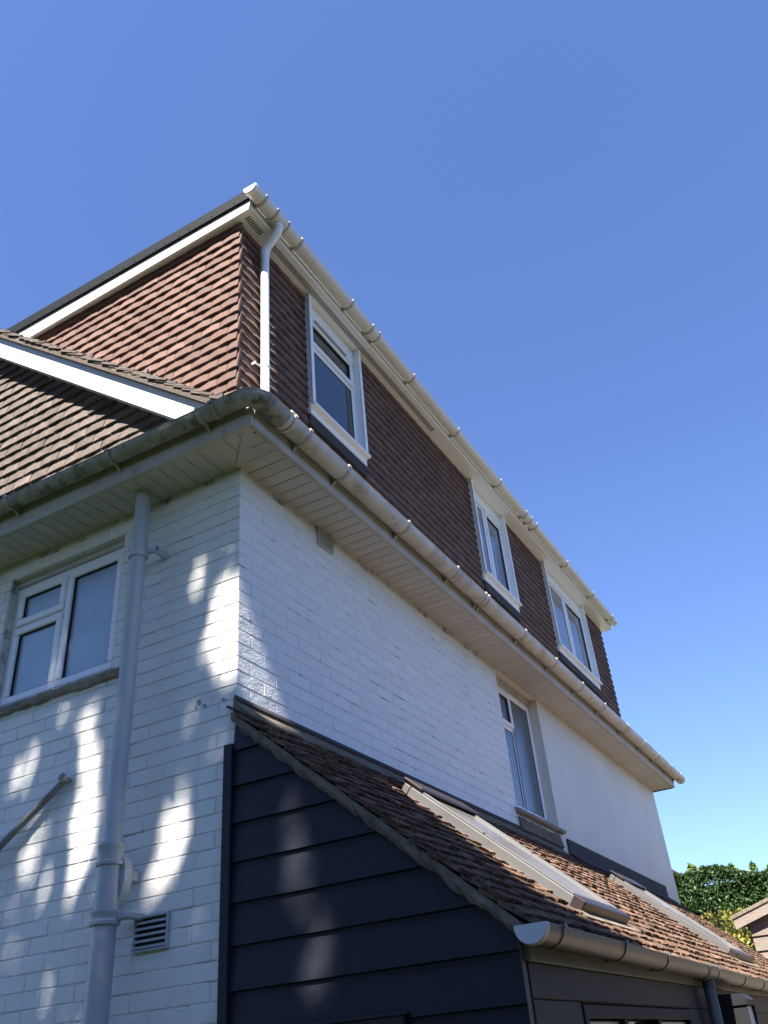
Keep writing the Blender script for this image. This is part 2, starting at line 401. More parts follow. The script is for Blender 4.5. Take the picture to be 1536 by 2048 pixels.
# front window
f = frame((0.062, 0, 0), (0, 1, 0), (0, 0, 1), (-1, 0, 0))
wf = window(house, f, WA[0] + .004, WA[1] - .004, WA[2] + .004, WA[3] - .045,
            [(0.955, 1.415, 3.805, 4.59, 1), (1.443, 1.865, 4.345, 4.59, 1), (1.443, 1.865, 3.805, 4.317, 1)], 'frost', .05, .05)
mb = MB(); mb.box((WA[0] + .002, WA[3] - .043, -.06), (WA[1] - .002, WA[3] - .002, .012), .004, f); part('head_trim', mb, 'fascia_old', wf)
mb = MB()
n = 26
prof = []
for i in range(n + 1):
    y = 0.80 + (2.05 - 0.80) * i / n
    zt, zb, xo = 3.748 + R(-.004, .004), 3.70 + R(-.009, .007), -0.045 + R(-.006, .006)
    prof.append([(0.06, y, zt + .01), (xo, y, zt - .012 + R(-.004, .004)), (xo - .004 + R(-.005, .005), y, (zt + zb) / 2), (xo + .012, y, zb), (0.004, y, zb - .004)])
mb.rings(prof); part('sill', mb, 'stone', wf)
# side window
f = FB(0.09)
ws = window(house, f, WB[0] + .003, WB[1] - .003, 3.565, 4.735,
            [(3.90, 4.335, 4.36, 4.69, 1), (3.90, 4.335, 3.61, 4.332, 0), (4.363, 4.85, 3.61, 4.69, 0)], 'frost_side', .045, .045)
mb = MB(); mb.box((WB[0] + .002, 4.737, -.06), (WB[1] - .002, 4.798, .012), .004, f); mb.box((WB[0] + .002, 4.755, .012), (WB[1] - .003, 4.77, .03), .004, f)
part('head_trim', mb, 'fascia_old', ws)
mb = MB(); mb.box((WB[0] + .004, 3.535, -.05), (WB[1] - .004, 3.563, .05), .005, f); part('sill_board', mb, 'upvc', ws)
mb = MB(); prof = []
for i in range(23):
    x = 3.80 + 1.17 * i / 22
    prof.append([(x, 0.02, 3.532), (x, -0.03 + R(-.005, .005), 3.512 + R(-.003, .003)), (x, -0.045 + R(-.006, .006), 3.50 + R(-.003, .003)), (x, -0.038 + R(-.006, .006), 3.478 + R(-.006, .006)), (x, -0.004, 3.472)])
mb.rings(prof); part('sill', mb, 'stone', ws)

# ------------------------------------------------------------------ air grilles
def grille(fr, a0, a1, b0, b1, n, m):
    mb = MB(); ring(mb, fr, a0, a1, b0, b1, .010, -.013, .007, .002); v = part('air_grille', mb, m, house)
    mb = MB(); mb.box((a0 + .012, b0 + .012, -.0135), (a1 - .012, b1 - .012, -.011), 0, fr); part('backing', mb, 'gasket', v)
    st = (b1 - b0 - .024) / n
    for i in range(n):
        z = b0 + .012 + st * i
        mb = MB(); mb.prism([(-0.010, z + st * .62), (0.0065, z + st * .50), (0.0065, z + st * .08), (-0.010, z + st * .28)], fr @ frame((0, 0, 0), (0, 0, 1), (0, 1, 0), (1, 0, 0)), a0 + .012, a1 - .012)
        part('slat', mb, m, v)
fa = frame((-0.0145, 0, 0), (0, 1, 0), (0, 0, 1), (-1, 0, 0))
grille(fa, 0.357, 0.566, 2.259, 2.412, 5, 'pipe')
grille(FB(-0.0125), 0.822, 1.006, 4.672, 4.80, 5, 'fascia_old')

# ------------------------------------------------------------------ eaves: soffit, fascia, gutters
OV = 0.305
mb = MB()
mb.box((-OV + .001, -OV + .02, ZS + .012), (XE + .085, 0.3, ZS + .02)); mb.box((-OV + .02, 0.301, ZS + .012), (0.3, YE, ZS + .02))
soffit = part('soffit', mb, 'fascia_old', house)
def pitch_boards():
    x = -0.012
    while x < XE + .06:
        mb = MB(); mb.box((x + .002, -OV + .035, ZS - .001 + R(0, .001)), (min(x + .0955, XE + .084), 0.02, ZS + .012), .003); part('soffit_board', mb, 'soffit', soffit); x += .0975
    x = -0.012 - .0975
    while x > -OV + .03:                 # cut along the mitre
        a, b = max(x + .0025, -OV + .036), x + .0945
        mb = MB(); mb.prism([(a, -OV + .035), (b, -OV + .035), (b, b), (a, a)], Matrix.Identity(4), ZS - .001, ZS + .0115); part('soffit_board', mb, 'soffit', soffit); x -= .0975
    y = 0.02 - .0975
    while y > -OV + .03:
        a, b = max(y + .003, -OV + .036), y + .0945
        mb = MB(); mb.prism([(-OV + .035, a), (a, a), (b, b), (-OV + .035, b)], Matrix.Identity(4), ZS - .001, ZS + .0115); part('soffit_board', mb, 'soffit', soffit); y -= .0975
    y = 0.02
    while y < 3.4:
        mb = MB(); mb.box((-OV + .035, y + .002, ZS - .001 + R(0, .001)), (0.02, y + .0955, ZS + .012), .003); part('soffit_board', mb, 'soffit', soffit); y += .0975
pitch_boards()
mb = MB()                                # mitre strip and edge strips
d = Vector((-OV + .03, -OV + .03, 0)); nn = Vector((1, -1, 0)).normalized() * .03
mb.prism([(d.x - nn.x, d.y - nn.y), (d.x + nn.x, d.y + nn.y), (nn.x, nn.y), (-nn.x, -nn.y)], Matrix.Translation((0, 0, 0)), ZS - .007, ZS + .011)
part('mitre_strip', mb, 'soffit', soffit)
mb = MB(); mb.box((-OV - .0, -OV, ZS - .012), (-OV + .034, 3.6, ZS + .17), .004); mb.box((-OV, 3.602, ZS - .012), (-OV + .034, YE, ZS + .17), .004)
part('front_fascia', mb, 'fascia_old', house)
mb = MB(); mb.box((-OV + .035, -OV - .002, ZS - .012), (XE + .088, -OV + .033, ZS + .17), .004); part('side_fascia', mb, 'fascia_old', house)
mb = MB(); mb.box((XE + .085, -OV + .034, ZS - .01), (XE + .11, 0.5, ZS + .12), .003); part('end_board', mb, 'kerb', house)

def half_round(Rad, th, n=14, lip=0.005):
    """closed gutter section in (outwards, up), centre at the lip line"""
    o = [(Rad * math.cos(math.pi + math.pi * k / n), Rad * math.sin(math.pi + math.pi * k / n)) for k in range(n + 1)]
    i = [((Rad - th) * math.cos(math.pi + math.pi * k / n), (Rad - th) * math.sin(math.pi + math.pi * k / n)) for k in range(n, -1, -1)]
    bead = [(Rad + lip * .6, 0.0), (Rad + lip * .6, lip), (Rad - th - lip * .3, lip * 1.2)]
    return o + bead + i
def gutter_run(prof, base, direction, outw, length, e0=0.0, e1=0.0):
    """sweep along direction; e0, e1: shear of the ends per metre outwards"""
    base, direction, outw = Vector(base), Vector(direction), Vector(outw)
    return [[base + direction * (t + e * r) + outw * r + Vector((0, 0, z)) for r, z in prof] for t, e in ((0, e0), (length, e1))]
def strap(parent, base, direction, outw, Rad, m, wd=.022, arm=0.03, drop=0.0):
    direction, outw, base = Vector(direction), Vector(outw), Vector(base)
    o = [((Rad + .004) * math.cos(math.pi + math.pi * k / 12), (Rad + .004) * math.sin(math.pi + math.pi * k / 12)) for k in range(13)]
    i = [((Rad - .001) * math.cos(math.pi + math.pi * k / 12), (Rad - .001) * math.sin(math.pi + math.pi * k / 12)) for k in range(12, -1, -1)]
    mb = MB()
    cl = [(Rad + .011, -.004), (Rad + .010, .014), (Rad - .014, .016), (Rad - .014, .009)]
    mb.rings([[base + direction * t + outw * r + Vector((0, 0, z)) for r, z in o + cl + i] for t in (-wd / 2, wd / 2)])
    if arm:
        pl = [(-Rad - arm, 0.0), (-Rad - arm, -Rad * 1.25 - drop), (-Rad * .55, -Rad * .98), (-Rad * .9, -Rad * .3)]
        mb.rings([[base + direction * t + outw * r + Vector((0, 0, z)) for r, z in pl] for t in (-wd * .32, wd * .32)])
    part('bracket', mb, m, parent, 35)

RG = 0.066
GY = -0.378
prof = half_round(RG, .005); RA = 0.055
X, Y, Zv = Vector((1, 0, 0)), Vector((0, 1, 0)), Vector((0, 0, 1))
mb = MB(); mb.rings(gutter_run(prof, (-0.22, GY, 4.942), X + Zv * .001, -Y, 10.02)); side_gutter = part('side_gutter', mb, 'gutter_old', house, 40)
mb = MB(); mb.rings(gutter_run(half_round(RA, .005), (GY, -0.22, 4.944), Y + Zv * .016, -X, 6.9)); front_gutter = part('front_gutter', mb, 'gutter_moss', house, 40)
mb = MB(); rs = []                        # swept corner piece
for k in range(-2, 10):
    if k < 0: c, o = Vector((GY, -0.10 if k == -2 else -0.22, 4.944)), Vector((-1, 0, 0))
    elif k > 7: c, o = Vector((-0.22 if k == 8 else -0.10, GY, 4.942)), Vector((0, -1, 0))
    else:
        a = math.pi + math.pi / 2 * k / 7
        o = Vector((math.cos(a), math.sin(a), 0)); rr = .088
        c = Vector((GY + rr, GY + rr, 4.943)) + o * rr
    w_ = min(1, max(0, k / 7)); pc = half_round(RA + .004 + (RG - RA) * w_, .009)
    rs.append([c + o * r + Vector((0, 0, z)) for r, z in pc])
mb.rings(rs); corner = part('gutter_corner', mb, 'gutter_moss', front_gutter, 40)
for t, w_ in ((-0.10, .03), (-.06, .02)):
    strap(side_gutter, (t, GY, 4.942), X, -Y, RG + .004, 'gutter_old', w_, 0)
strap(front_gutter, (GY, -.12, 4.944), Y, -X, RA + .005, 'gutter_moss', .03, 0)
for x in (0.10, 0.54, 1.35, 2.16, 2.70, 2.76, 3.59, 4.40, 5.20, 5.98, 6.84, 6.90, 7.67, 8.34, 9.04, 9.55):
    strap(side_gutter, (x, GY, 4.943 + x * .001), X, -Y, RG + .001, 'bracket', .024, .02, .03)
for y in (-0.02, 0.67, 1.54, 2.4, 3.2):
    strap(front_gutter, (GY, y, 4.947 + y * .016), Y, -X, RA + .001, 'bracket', .022, .03, .03)
mb = MB(); mb.rings([[(x, -.352, 4.957), (x, .16, 5.10), (x, .16, 5.09), (x, -.352, 4.950)] for x in (-.2, XE + .1)]); part('eaves_gap_cover', mb, 'lead', house)  # strip added over the gutter gap to keep sun off the side fascia
mb = MB(); mb.rings([[(-.352, y, 4.966), (-.19, y, 5.03), (-.19, y, 5.02), (-.352, y, 4.959)] for y in (-.2, 5.0)]); part('eaves_gap_cover', mb, 'lead', house)  # matching strip added over the front gutter gap
def end_cap(parent, c, outw, direction, Rad, m):
    mb = MB(); c, outw, direction = Vector(c), Vector(outw), Vector(direction)
    pts = [(Rad * math.cos(math.pi + math.pi * k / 16), Rad * math.sin(math.pi + math.pi * k / 16)) for k in range(17)] + [(Rad, .006), (-Rad, .006)]
    mb.rings([[c + direction * t + outw * r * s_ + Vector((0, 0, z * s_)) for r, z in pts] for t, s_ in ((0, .93), (.008, 1.0), (.035, 1.0))])
    part('end_cap', mb, m, parent, 35)
end_cap(side_gutter, (9.83, GY, 4.952), -Y, -X, RG + .004, 'gutter_old')

# ------------------------------------------------------------------ clay tiles
def tile_mesh(w, L, th, camber, jit, m, nu=4, name='tile'):
    mb = MB(); vs = []; c = R(.5, 1.2) * camber
    jl = [R(-jit, jit) for _ in range(nu + 1)]
    for side in (1, 0):
        for v in (0.0, L):
            for i in range(nu + 1):
                u = w * (i / nu - .5)
                z = (th if side else 0) + c * (1 - (2 * u / w) ** 2) * (1 if v == 0 else .5) + (R(-jit, jit) * .6 if v == 0 else 0)
                vs.append((u + (R(-jit, jit) * .4 if i in (0, nu) else 0), v + (jl[i] if v == 0 else 0), z))
    n = nu + 1; fs = []
    for i in range(nu):
        fs.append((i, i + 1, n + i + 1, n + i)); fs.append((2 * n + i + 1, 2 * n + i, 3 * n + i, 3 * n + i + 1))
        fs.append((2 * n + i, 2 * n + i + 1, i + 1, i)); fs.append((n + i, n + i + 1, 3 * n + i + 1, 3 * n + i))
    fs.append((0, n, 3 * n, 2 * n)); fs.append((nu, 2 * n + nu, 3 * n + nu, n + nu))
    mb.add(vs, fs); me = mb.mesh(name); me.materials.append(M[m]); return me
def tiling(parent, fr, rows, ok, w, gauge, L, th, meshes, name, cap, rest_name, m, tilt, jz=.002, jr=.006, prune=True, hide=None):
    """rows: list of (v of the tail, a0, a1). Each tile that shows and fits under cap is an object; the others are one joined part."""
    cand = []
    for k, (v, a0, a1) in enumerate(rows):
        a = a0 + (w * .5 if k % 2 else 0) + R(-.002, .002)
        if k % 2:
            cand.append((a0 + w * .25, v, w * .5))
        while a < a1:
            ww = min(w, a1 - a)
            if ww > w * .2: cand.append((a + ww / 2, v, ww))
            a += w
    lst = []
    for u, v, ww in cand:
        for piece in (ok(u, v, ww) if ok else ((u, ww),)):
            u2, w2 = piece
            ce = fr @ Vector((u2, v + gauge * .5, th)); q = px(ce)
            vis = q is not None and seen(ce, 60) and not (hide and hide(ce))
            lst.append((q[2] if vis else 1e6 + abs(u2), u2, v, w2))
    lst.sort()
    rest = MB()
    for i, (d, u, v, ww) in enumerate(lst):
        me = random.choice(meshes)
        mt = fr @ Matrix.Translation((u, v + R(-.002, .002), R(0, jz))) @ rot2(R(-jr, jr)) @ Matrix.Rotation(-tilt + R(-.012, .012), 4, 'X') @ Matrix.Translation((0, 0, 0)) @ Matrix.Diagonal(((ww - .003) / w, 1, 1, 1))
        if d < 1e5 and i < cap: link(name, me, parent, fr @ Matrix.Translation((0, 0, math.sin(tilt) * L)) @ fr.inverted() @ mt)
        else:
            mt = Matrix.Translation(fr.to_3x3() @ Vector((0, 0, math.sin(tilt) * L))) @ mt
            rest.add([mt @ vv.co for vv in me.vertices], [tuple(p.vertices) for p in me.polygons], R(0, 1))
    if rest.v: part(rest_name, rest, m, parent, kind='stuff')
HW, HG, HL, HT = 0.163, 0.0905, 0.20, 0.016
TILT = 0.185
hung = [tile_mesh(HW, HL, HT, .005, .0015, 'hung') for _ in range(6)]
hung_d = [tile_mesh(HW, HL, HT, .005, .0015, 'hung') for _ in range(6)]
gabt = [tile_mesh(HW, HL, HT, .003, .003, 'gable_tile') for _ in range(6)]
Z0 = 7.273                                # tail of the topmost course on the dormer
ROOF = lambda y: 5.80 + 0.81 * (y - .78)  # top of the main roof's tiles
# dormer body
DX, DY, DZ = 0.198, 0.218, 7.36           # face of the boarding behind the tiles, underside of the dormer's eaves
DW = [(1.085, 1.875), (4.425, 5.345), (6.78, 8.42)]
DSILL = 6.13
mb = MB(); mb.box((DX, DY, 4.9), (DX + .12, 3.2, DZ + .06)); mb.box((9.33, DY + .13, 4.9), (9.45, 3.2, DZ + .06))
cheek = part('dormer_cheek', mb, 'dirt', house)
mb = MB(); xs = [DX + .121] + [v for a in DW for v in a] + [9.45]
for i in range(0, len(xs), 2): mb.box((xs[i], DY, 4.9), (xs[i + 1], DY + .12, DZ + .06))
for a, b in DW: mb.box((a, DY, 4.9), (b, DY + .12, DSILL - .03))
dfront = part('dormer_front', mb, 'dirt', house)
nrow = 26
rowsA = [(Z0 - HG * k, -3.1, -DY + .062) for k in range(-1, nrow)]
def okA(u, v, ww):
    y = -u
    if v > 7.33: return ()
    if v + .12 < ROOF(y + ww / 2): return ()
    return ((u, ww),)
tiling(cheek, FA(DX - .004), rowsA, okA, HW, HG, HL, HT, hung, 'hung_tile', 300, 'hung_tiles_behind', 'hung', TILT, hide=lambda p: p.z < ROOF(p.y) - .02 or p.z > 7.345)
rowsB = [(Z0 - HG * k + .002, DX - .034, 9.45) for k in range(-1, nrow)]
def okB(u, v, ww):
    if v > 7.33: return ()
    a0, a1 = u - ww / 2, u + ww / 2
    segs = [(a0, a1)]
    for w0, w1 in DW:
        if v + .05 > DSILL - .14 and v < DZ:
            n2 = []
            for s0, s1 in segs:
                if s0 < w0 - .03: n2.append((s0, min(s1, w0 - .03)))
                if s1 > w1 + .03: n2.append((max(s0, w1 + .03), s1))
            segs = n2
    return tuple(((s0 + s1) / 2, s1 - s0) for s0, s1 in segs if s1 - s0 > .02)
tiling(dfront, FB(DY - .004), rowsB, okB, HW, HG, HL, HT, hung_d, 'hung_tile', 300, 'distant_hung_tiles', 'hung', TILT, hide=lambda p: p.z < 5.0)
# dormer eaves
XF, YF = 0.084, 0.017
mb = MB(); mb.box((XF + .02, YF + .018, DZ + .0), (9.57, DY + .1, DZ + .012), .002); mb.box((XF + .018, DY + .101, DZ), (DX + .1, 3.2, DZ + .011), .002)
dsoff = part('dormer_soffit', mb, 'upvc', house)
for k in range(150):                       # ventilation slots, cut dark into a raised strip
    x = 0.15 + k * .0215
    if x > 3.4: break
    if abs(x - .39) < .05: continue
    mb = MB(); mb.box((x, 0.068, DZ - .0025), (x + .0095, 0.118, DZ + .004)); part('vent_slot', mb, 'dirt', dsoff)
mb = MB(); mb.box((XF, YF, DZ + .002), (9.572, YF + .018, DZ + .105), .003); part('dormer_fascia', mb, 'upvc', house)
mb = MB(); mb.rings([[(x, y, z) for x, z in ((XF, zb), (XF + .018, zb), (XF + .018, DZ + .098), (XF, DZ + .098))] for y, zb in ((YF + .019, DZ - .012), (3.2, DZ - .075))])
part('dormer_verge_board', mb, 'upvc', house)
mb = MB(); mb.box((XF - .02, 0.012, DZ + .086), (XF + .03, 3.3, DZ + .205), .006); mb.box((XF + .031, 0.10, DZ + .1), (9.6, 3.3, DZ + .18)); mb.box((XF - .034, 0.0, DZ + .188), (XF + .01, .03, DZ + .215), .003)
kerb = part('flat_roof_kerb', mb, 'kerb', house)
for k in range(22):
    y = .14 + k * .118 + R(-.02, .02)
    mb = MB(); mb.tube([(XF - .023, y, DZ + .115 + R(0, .012)), (XF - .019, y, DZ + .115)], .005, 6); part('nail_head', mb, 'black', kerb)
# dormer gutter
RD, GDY, GDZ = 0.058, -0.0425, 7.462
pd = half_round(RD, .004)
mb = MB(); mb.rings(gutter_run(pd, (-0.0, GDY, GDZ), X, -Y, 9.56)); dgut = part('dormer_gutter', mb, 'gutter_new', house, 40)
end_cap(dgut, (-0.006, GDY, GDZ), -Y, X, RD + .004, 'upvc')
end_cap(dgut, (9.566, GDY, GDZ), -Y, -X, RD + .004, 'gutter_new')
for x in (0.14, 0.29, 0.44, 0.63, 1.43, 1.79, 1.91, 2.6, 3.63, 4.8, 5.63, 5.80, 5.98, 7.18, 8.33, 9.3):
    strap(dgut, (x, GDY, GDZ), X, -Y, RD + .0015, 'bracket', .022, .006)
mb = MB(); mb.rings(gutter_run(half_round(RD + .004, .008), (0.30, GDY, GDZ - .001), X, -Y, .14)); mb.tube([(0.372, GDY, GDZ - .05), (0.372, GDY, GDZ - .10)], .036, 16); part('outlet', mb, 'gutter_new', dgut, 40)
mb = MB(); mb.rings(gutter_run(half_round(RD + .004, .008), (1.80, GDY, GDZ - .001), X, -Y, .10)); part('union', mb, 'gutter_new', dgut, 40)
# dormer downpipe with swan neck
mb = MB()
sw = [(0.372, GDY, 7.40), (0.372, GDY, 7.345), (0.372, GDY + .012, 7.315), (0.385, 0.075, 7.235), (0.388, .095, 7.205), (0.39, 0.10, 7.17)]
mb.tube(sw, .033, 16); mb.tube([(0.39, .10, 7.175), (0.39, .10, 5.05)], .0325, 18)
dpipe = part('dormer_downpipe', mb, 'upvc', house, 40)
for c0, c1, r_ in (((0.372, GDY, 7.40), (0.372, GDY, 7.352), .0375), ((0.372, GDY, 7.372), (0.372, GDY, 7.362), .0395), ((0.39, .10, 7.20), (0.39, .10, 7.13), .037), ((0.387, .09, 7.225), (0.389, .097, 7.20), .0375)):
    mb = MB(); mb.tube([c0, c1], r_, 18); part('collar', mb, 'upvc', dpipe, 40)
mb = MB(); mb.tube([(0.39, .10, 5.985), (0.39, .10, 5.965)], .036, 18); mb.tube([(0.375, .118, 5.975), (0.315, .135, 5.973)], .005, 8); mb.box((0.309, .125, 5.964), (0.315, .16, 5.986), .002)
part('clip', mb, 'upvc', dpipe, 40)
# dormer windows
f = FB(0.19)
def dormer_window(a0, a1, lights, glass, head):
    wn = window(house, f, a0, a1, DSILL + .005, 7.20, lights, glass, .04, .042)
    mb = MB(); mb.box((a0, 7.202, -.03), (a1, DZ - .001, -.001 + .012), .004, f); mb.box((a0, 7.175, .001), (a1, 7.20, .016), .003, f); part('head_panel', mb, 'upvc', wn)
    for s in (0, 1):
        e = a0 if s == 0 else a1
        o_ = -1 if s == 0 else 1
        mb = MB(); mb.box((e + .001 * o_, DSILL - .0, -.05), (e + .012 * o_, DZ - .002, .062), .002, f); mb.box((e - .006 * o_, DSILL, .0625), (e + .034 * o_, DZ - .004, .07), .002, f)
        part('reveal_trim', mb, 'upvc', wn)
    mb = MB(); mb.box((a0 - .04, DSILL - .028, -.05), (a1 + .04, DSILL + .002, .088), .004, f); mb.box((a0 - .034, DSILL - .10, -.01), (a1 + .034, DSILL - .029, .047), .003, f); part('sill', mb, 'upvc', wn)
    mb = MB(); mb.box((a0 - .05, DSILL - .215, -.006), (a1 + .03, DSILL - .103, .044), .006, f); part('lead_apron', mb, 'lead', wn)
    return wn
w1 = dormer_window(1.085, 1.875, [(1.125, 1.835, 6.895, 7.16, 1), (1.125, 1.835, 6.175, 6.855, 0)], 'glass', 7.2)
mb = MB(); mb.box((1.20, 7.162, .0165), (1.72, 7.182, .030), .003, f); part('trickle_vent', mb, 'bracket', w1)
dormer_window(4.425, 5.345, [(4.465, 4.80, 6.175, 7.16, 0), (4.84, 5.305, 6.175, 7.16, 1)], 'glass_sky_painted', 7.2)
dormer_window(6.78, 8.42, [(6.82, 7.56, 6.175, 7.16, 0), (7.60, 8.38, 6.175, 7.16, 1)], 'glass_sky_painted', 7.2)

# ------------------------------------------------------------------ gable end and main roof
GX = -0.152                               # boarding behind the gable tiles
mb = MB(); yr = 3.75; zr = ROOF(yr) - .12
mb.prism([(0.0, 4.85), (-yr, 4.85), (-yr, zr), (0.0, ROOF(0) - .12)], FA(GX), -.1, 0); mb.prism([(-yr, 4.85), (-7.5, 4.85), (-7.5, ROOF(0) - .12), (-yr, zr - .001)], FA(GX), -.1, -.001)
gable = part('gable_wall', mb, 'dirt', house)
def okG(u, v, ww):
    y = -u
    if v > ROOF(y) - .14 or v < 4.86: return ()
    return ((u, ww),)
rowsG = [(6.715 - HG * k, -3.6, 0.12) for k in range(-2, 21)]
tiling(gable, FA(GX), rowsG, okG, HW, HG, HL, HT, gabt, 'hung_tile', 300, 'upper_hung_tiles', 'gable_tile', TILT, .004, .01, hide=lambda p: p.z < 4.9)
def slope_pts(y0, y1, x0, x1, dz0, dz1):
    """board following the roof slope between y0 and y1, below the tile line by dz0..dz1"""
    return [[(x, y, ROOF(y) - dz) for x, dz in ((x0, dz0), (x1, dz0), (x1, dz1), (x0, dz1))] for y in (y0, y1)]
BX = -0.30
mb = MB(); mb.rings(slope_pts(0.0, 3.75, BX, BX + .022, .275, .09)); barge = part('bargeboard', mb, 'upvc', house)
mb = MB(); mb.rings(slope_pts(0.0, 3.75, BX + .03, GX + .05, .262, .22)); part('barge_underside', mb, 'upvc', house)
mb = MB(); mb.rings(slope_pts(-0.16, 3.75, BX - .034, .2, .0885, .078)); part('undercloak', mb, 'gable_tile', house)
# verge mortar
mb = MB(); rs = []
for i in range(70):
    y = -0.16 + 3.91 * i / 69; z = ROOF(y)
    rs.append([(BX - .026 + R(-.004, .004), y, z - .0775), (BX - .03 + R(-.006, .004), y, z - .05), (BX - .022 + R(-.006, .004), y, z - .028), (BX + .06, y, z - .022), (BX + .06, y, z - .077)])
mb.rings(rs); part('verge_mortar', mb, 'mortar', house)
# tiles of the main roof strip beside the dormer
ct, st_ = 1 / math.hypot(1, .81), .81 / math.hypot(1, .81)
mb = MB(); mb.rings([[(x, y, ROOF(y) - dz) for x, dz in ((BX - .03, .075), (DX, .075), (DX, .045), (BX - .03, .045))] for y in (-.16, 3.75)])
mb.rings([[(x, y, ROOF(2 * 3.75 - y) - dz) for x, dz in ((BX - .03, .075), (XE + .1, .075), (XE + .1, .01), (BX - .03, .01))] for y in (3.751, 7.9)])
mb.rings([[(x, y, ROOF(y) - dz) for x, dz in ((9.46, .075), (XE + .12, .075), (XE + .12, .0), (9.46, .0))] for y in (-.16, 3.75)])
mb.rings([[(x, y, ROOF(y) - dz) for x, dz in ((DX + .14, .075), (9.3, .075), (9.3, .02), (DX + .14, .02))] for y in (-.16, .30)])
mroof = part('main_roof', mb, 'gable_tile', house)
fr = frame((0, -0.25, ROOF(-.25) - .05), (1, 0, 0), (0, ct, st_), (0, -st_, ct))
rows = [(.095 * k, BX - .042 + R(-.006, .006), DX + (0 if k > 5 else .0)) for k in range(0, 51)]
tiling(mroof, fr, rows, None, HW, .095, .2, .013, gabt, 'roof_tile', 300, 'far_roof_tiles', 'gable_tile', .12, .003, .012)

# ------------------------------------------------------------------ soil pipe and strut on the front wall
mb = MB(); PX, PY = -0.12, 0.648
mb.tube([(PX, PY, 4.83), (PX, PY, 2.70)], .0455, 22); mb.tube([(PX, PY, 2.72), (PX, PY, 0.0)], .056, 22)
soil = part('soil_pipe', mb, 'pipe', house, 40)
def socket(z0, z1, r0, ear=True):
    mb = MB(); h = z1 - z0
    zs = [(z0, r0 - .003), (z0 + .006, r0 + .010), (z0 + .02, r0 + .012), (z0 + .026, r0 + .004), (z1 - .024, r0 + .004), (z1 - .018, r0 + .009), (z1 - .004, r0 + .009), (z1, r0 - .002)]
    mb.rings([[(PX + r * math.cos(2 * math.pi * k / 24), PY + r * math.sin(2 * math.pi * k / 24), z) for k in range(24)] for z, r in zs])
    part('socket', mb, 'pipe', soil, 40)
socket(4.345, 4.425, .046); socket(2.635, 2.742, .058); socket(2.375, 2.445, .060)
mb = MB(); mb.box((-.115, PY - .125, 4.365), (-.09, PY - .02, 4.40), .004); mb.box((-.112, PY - .125, 4.355), (0, PY - .10, 4.41), .006); part('bracket', mb, 'pipe', soil)
mb = MB()                                 # cast ear beside the lower socket, curved
ear = [(0.035, 2.70), (0.070, 2.665), (0.082, 2.62), (0.080, 2.57), (0.072, 2.53), (0.055, 2.49), (0.035, 2.45)]
mb.prism([(-PY + a, b) for a, b in ear], FA(-.05), 0, .05); mb.box((-.05, PY - .082, 2.57), (0.0, PY - .06, 2.62), .005)
part('ear_bracket', mb, 'pipe', soil)
mb = MB(); mb.box((-.11, PY - .125, 2.398), (-.075, PY - .03, 2.425), .006); mb.box((-.10, PY - .13, 2.395), (0, PY - .105, 2.43), .006); part('bracket', mb, 'pipe', soil)
mb = MB(); mb.tube([(PX, PY, 4.80), (PX, PY, 4.828)], .058, 20); part('collar', mb, 'pipe', soil, 40)
mb = MB(); mb.tube([(-.028, 1.128, 3.175), (-.05, 1.47, 2.945), (-.06, 1.85, 2.69)], .019, 12); strut = part('wall_strut', mb, 'strut', house, 40)
mb = MB(); mb.tube([(0.0, 1.125, 3.172), (-.06, 1.12, 3.178)], .014, 8); mb.tube([(-.05, 1.121, 3.177), (-.066, 1.12, 3.179)], .024, 6); part('bolt', mb, 'strut', strut)

# ------------------------------------------------------------------ lean-to
lean = thing('lean_to', (4.7, -.7, 0), 'navy clad lean-to with mossy tiled roof and two rooflights against white wall', 'lean-to')
LY = -1.325
LS = .843
LROOF = lambda y: 3.315 + LS * y          # top of the tile surface
lc, ls = 1 / math.hypot(1, LS), LS / math.hypot(1, LS)
def clip_below(poly, f_):
    """keep the part of the polygon (a=-y, b=z) under z = f_(y)"""
    out = []
    for i in range(len(poly)):
        p, q = poly[i], poly[(i + 1) % len(poly)]
        dp, dq = f_(-p[0]) - p[1], f_(-q[0]) - q[1]
        if dp >= 0: out.append(p)
        if dp * dq < 0: t = dp / (dp - dq); out.append((p[0] + (q[0] - p[0]) * t, p[1] + (q[1] - p[1]) * t))
    return out
UNDER = lambda y: LROOF(y) - .10
mb = MB(); mb.prism(clip_below([(0.005, 0), (1.32, 0), (1.32, 4), (.005, 4)], UNDER), FA(-.001), -.09, 0)
clad = part('gable_cladding', mb, 'dirt', lean)
lines = [2.749 - .1715 * k for k in range(-3, 17)]
for zb in lines:
    zt = zb + .1715
    poly = clip_below([(.006, zb - .016), (1.327, zb - .016), (1.327, zt - .018), (.006, zt - .018)], UNDER)
    if len(poly) < 3: continue
    mb = MB(); fr = FA(-.001)
    nn_ = len(poly)
    off = lambda b: .024 - .014 * (b - zb) / .17
    vs = [fr @ Vector((a, b, .001)) for a, b in poly] + [fr @ Vector((a, b, off(b))) for a, b in poly]
    mb.add(vs, [tuple(range(nn_ - 1, -1, -1)), tuple(range(nn_, 2 * nn_))] + [(i, (i + 1) % nn_, nn_ + (i + 1) % nn_, nn_ + i) for i in range(nn_)])
    part('board', mb, 'navy', clad)
mb = MB(); mb.box((-.042, -.006, 1.0), (-.003, .044, 3.112), .004); part('corner_trim', mb, 'navy', clad)
mb = MB(); mb.box((-.030, -1.33, 0.0), (0.01, -1.3275, 2.08), .001); part('corner_angle', mb, 'timber_fascia', clad)
mb = MB(); mb.box((-.046, -.84, 1.4), (-.012, -.30, 1.886), .005); mb.box((-.052, -.855, 1.884), (-.01, -.29, 1.896), .003); part('window_head', mb, 'timber_dark', clad)
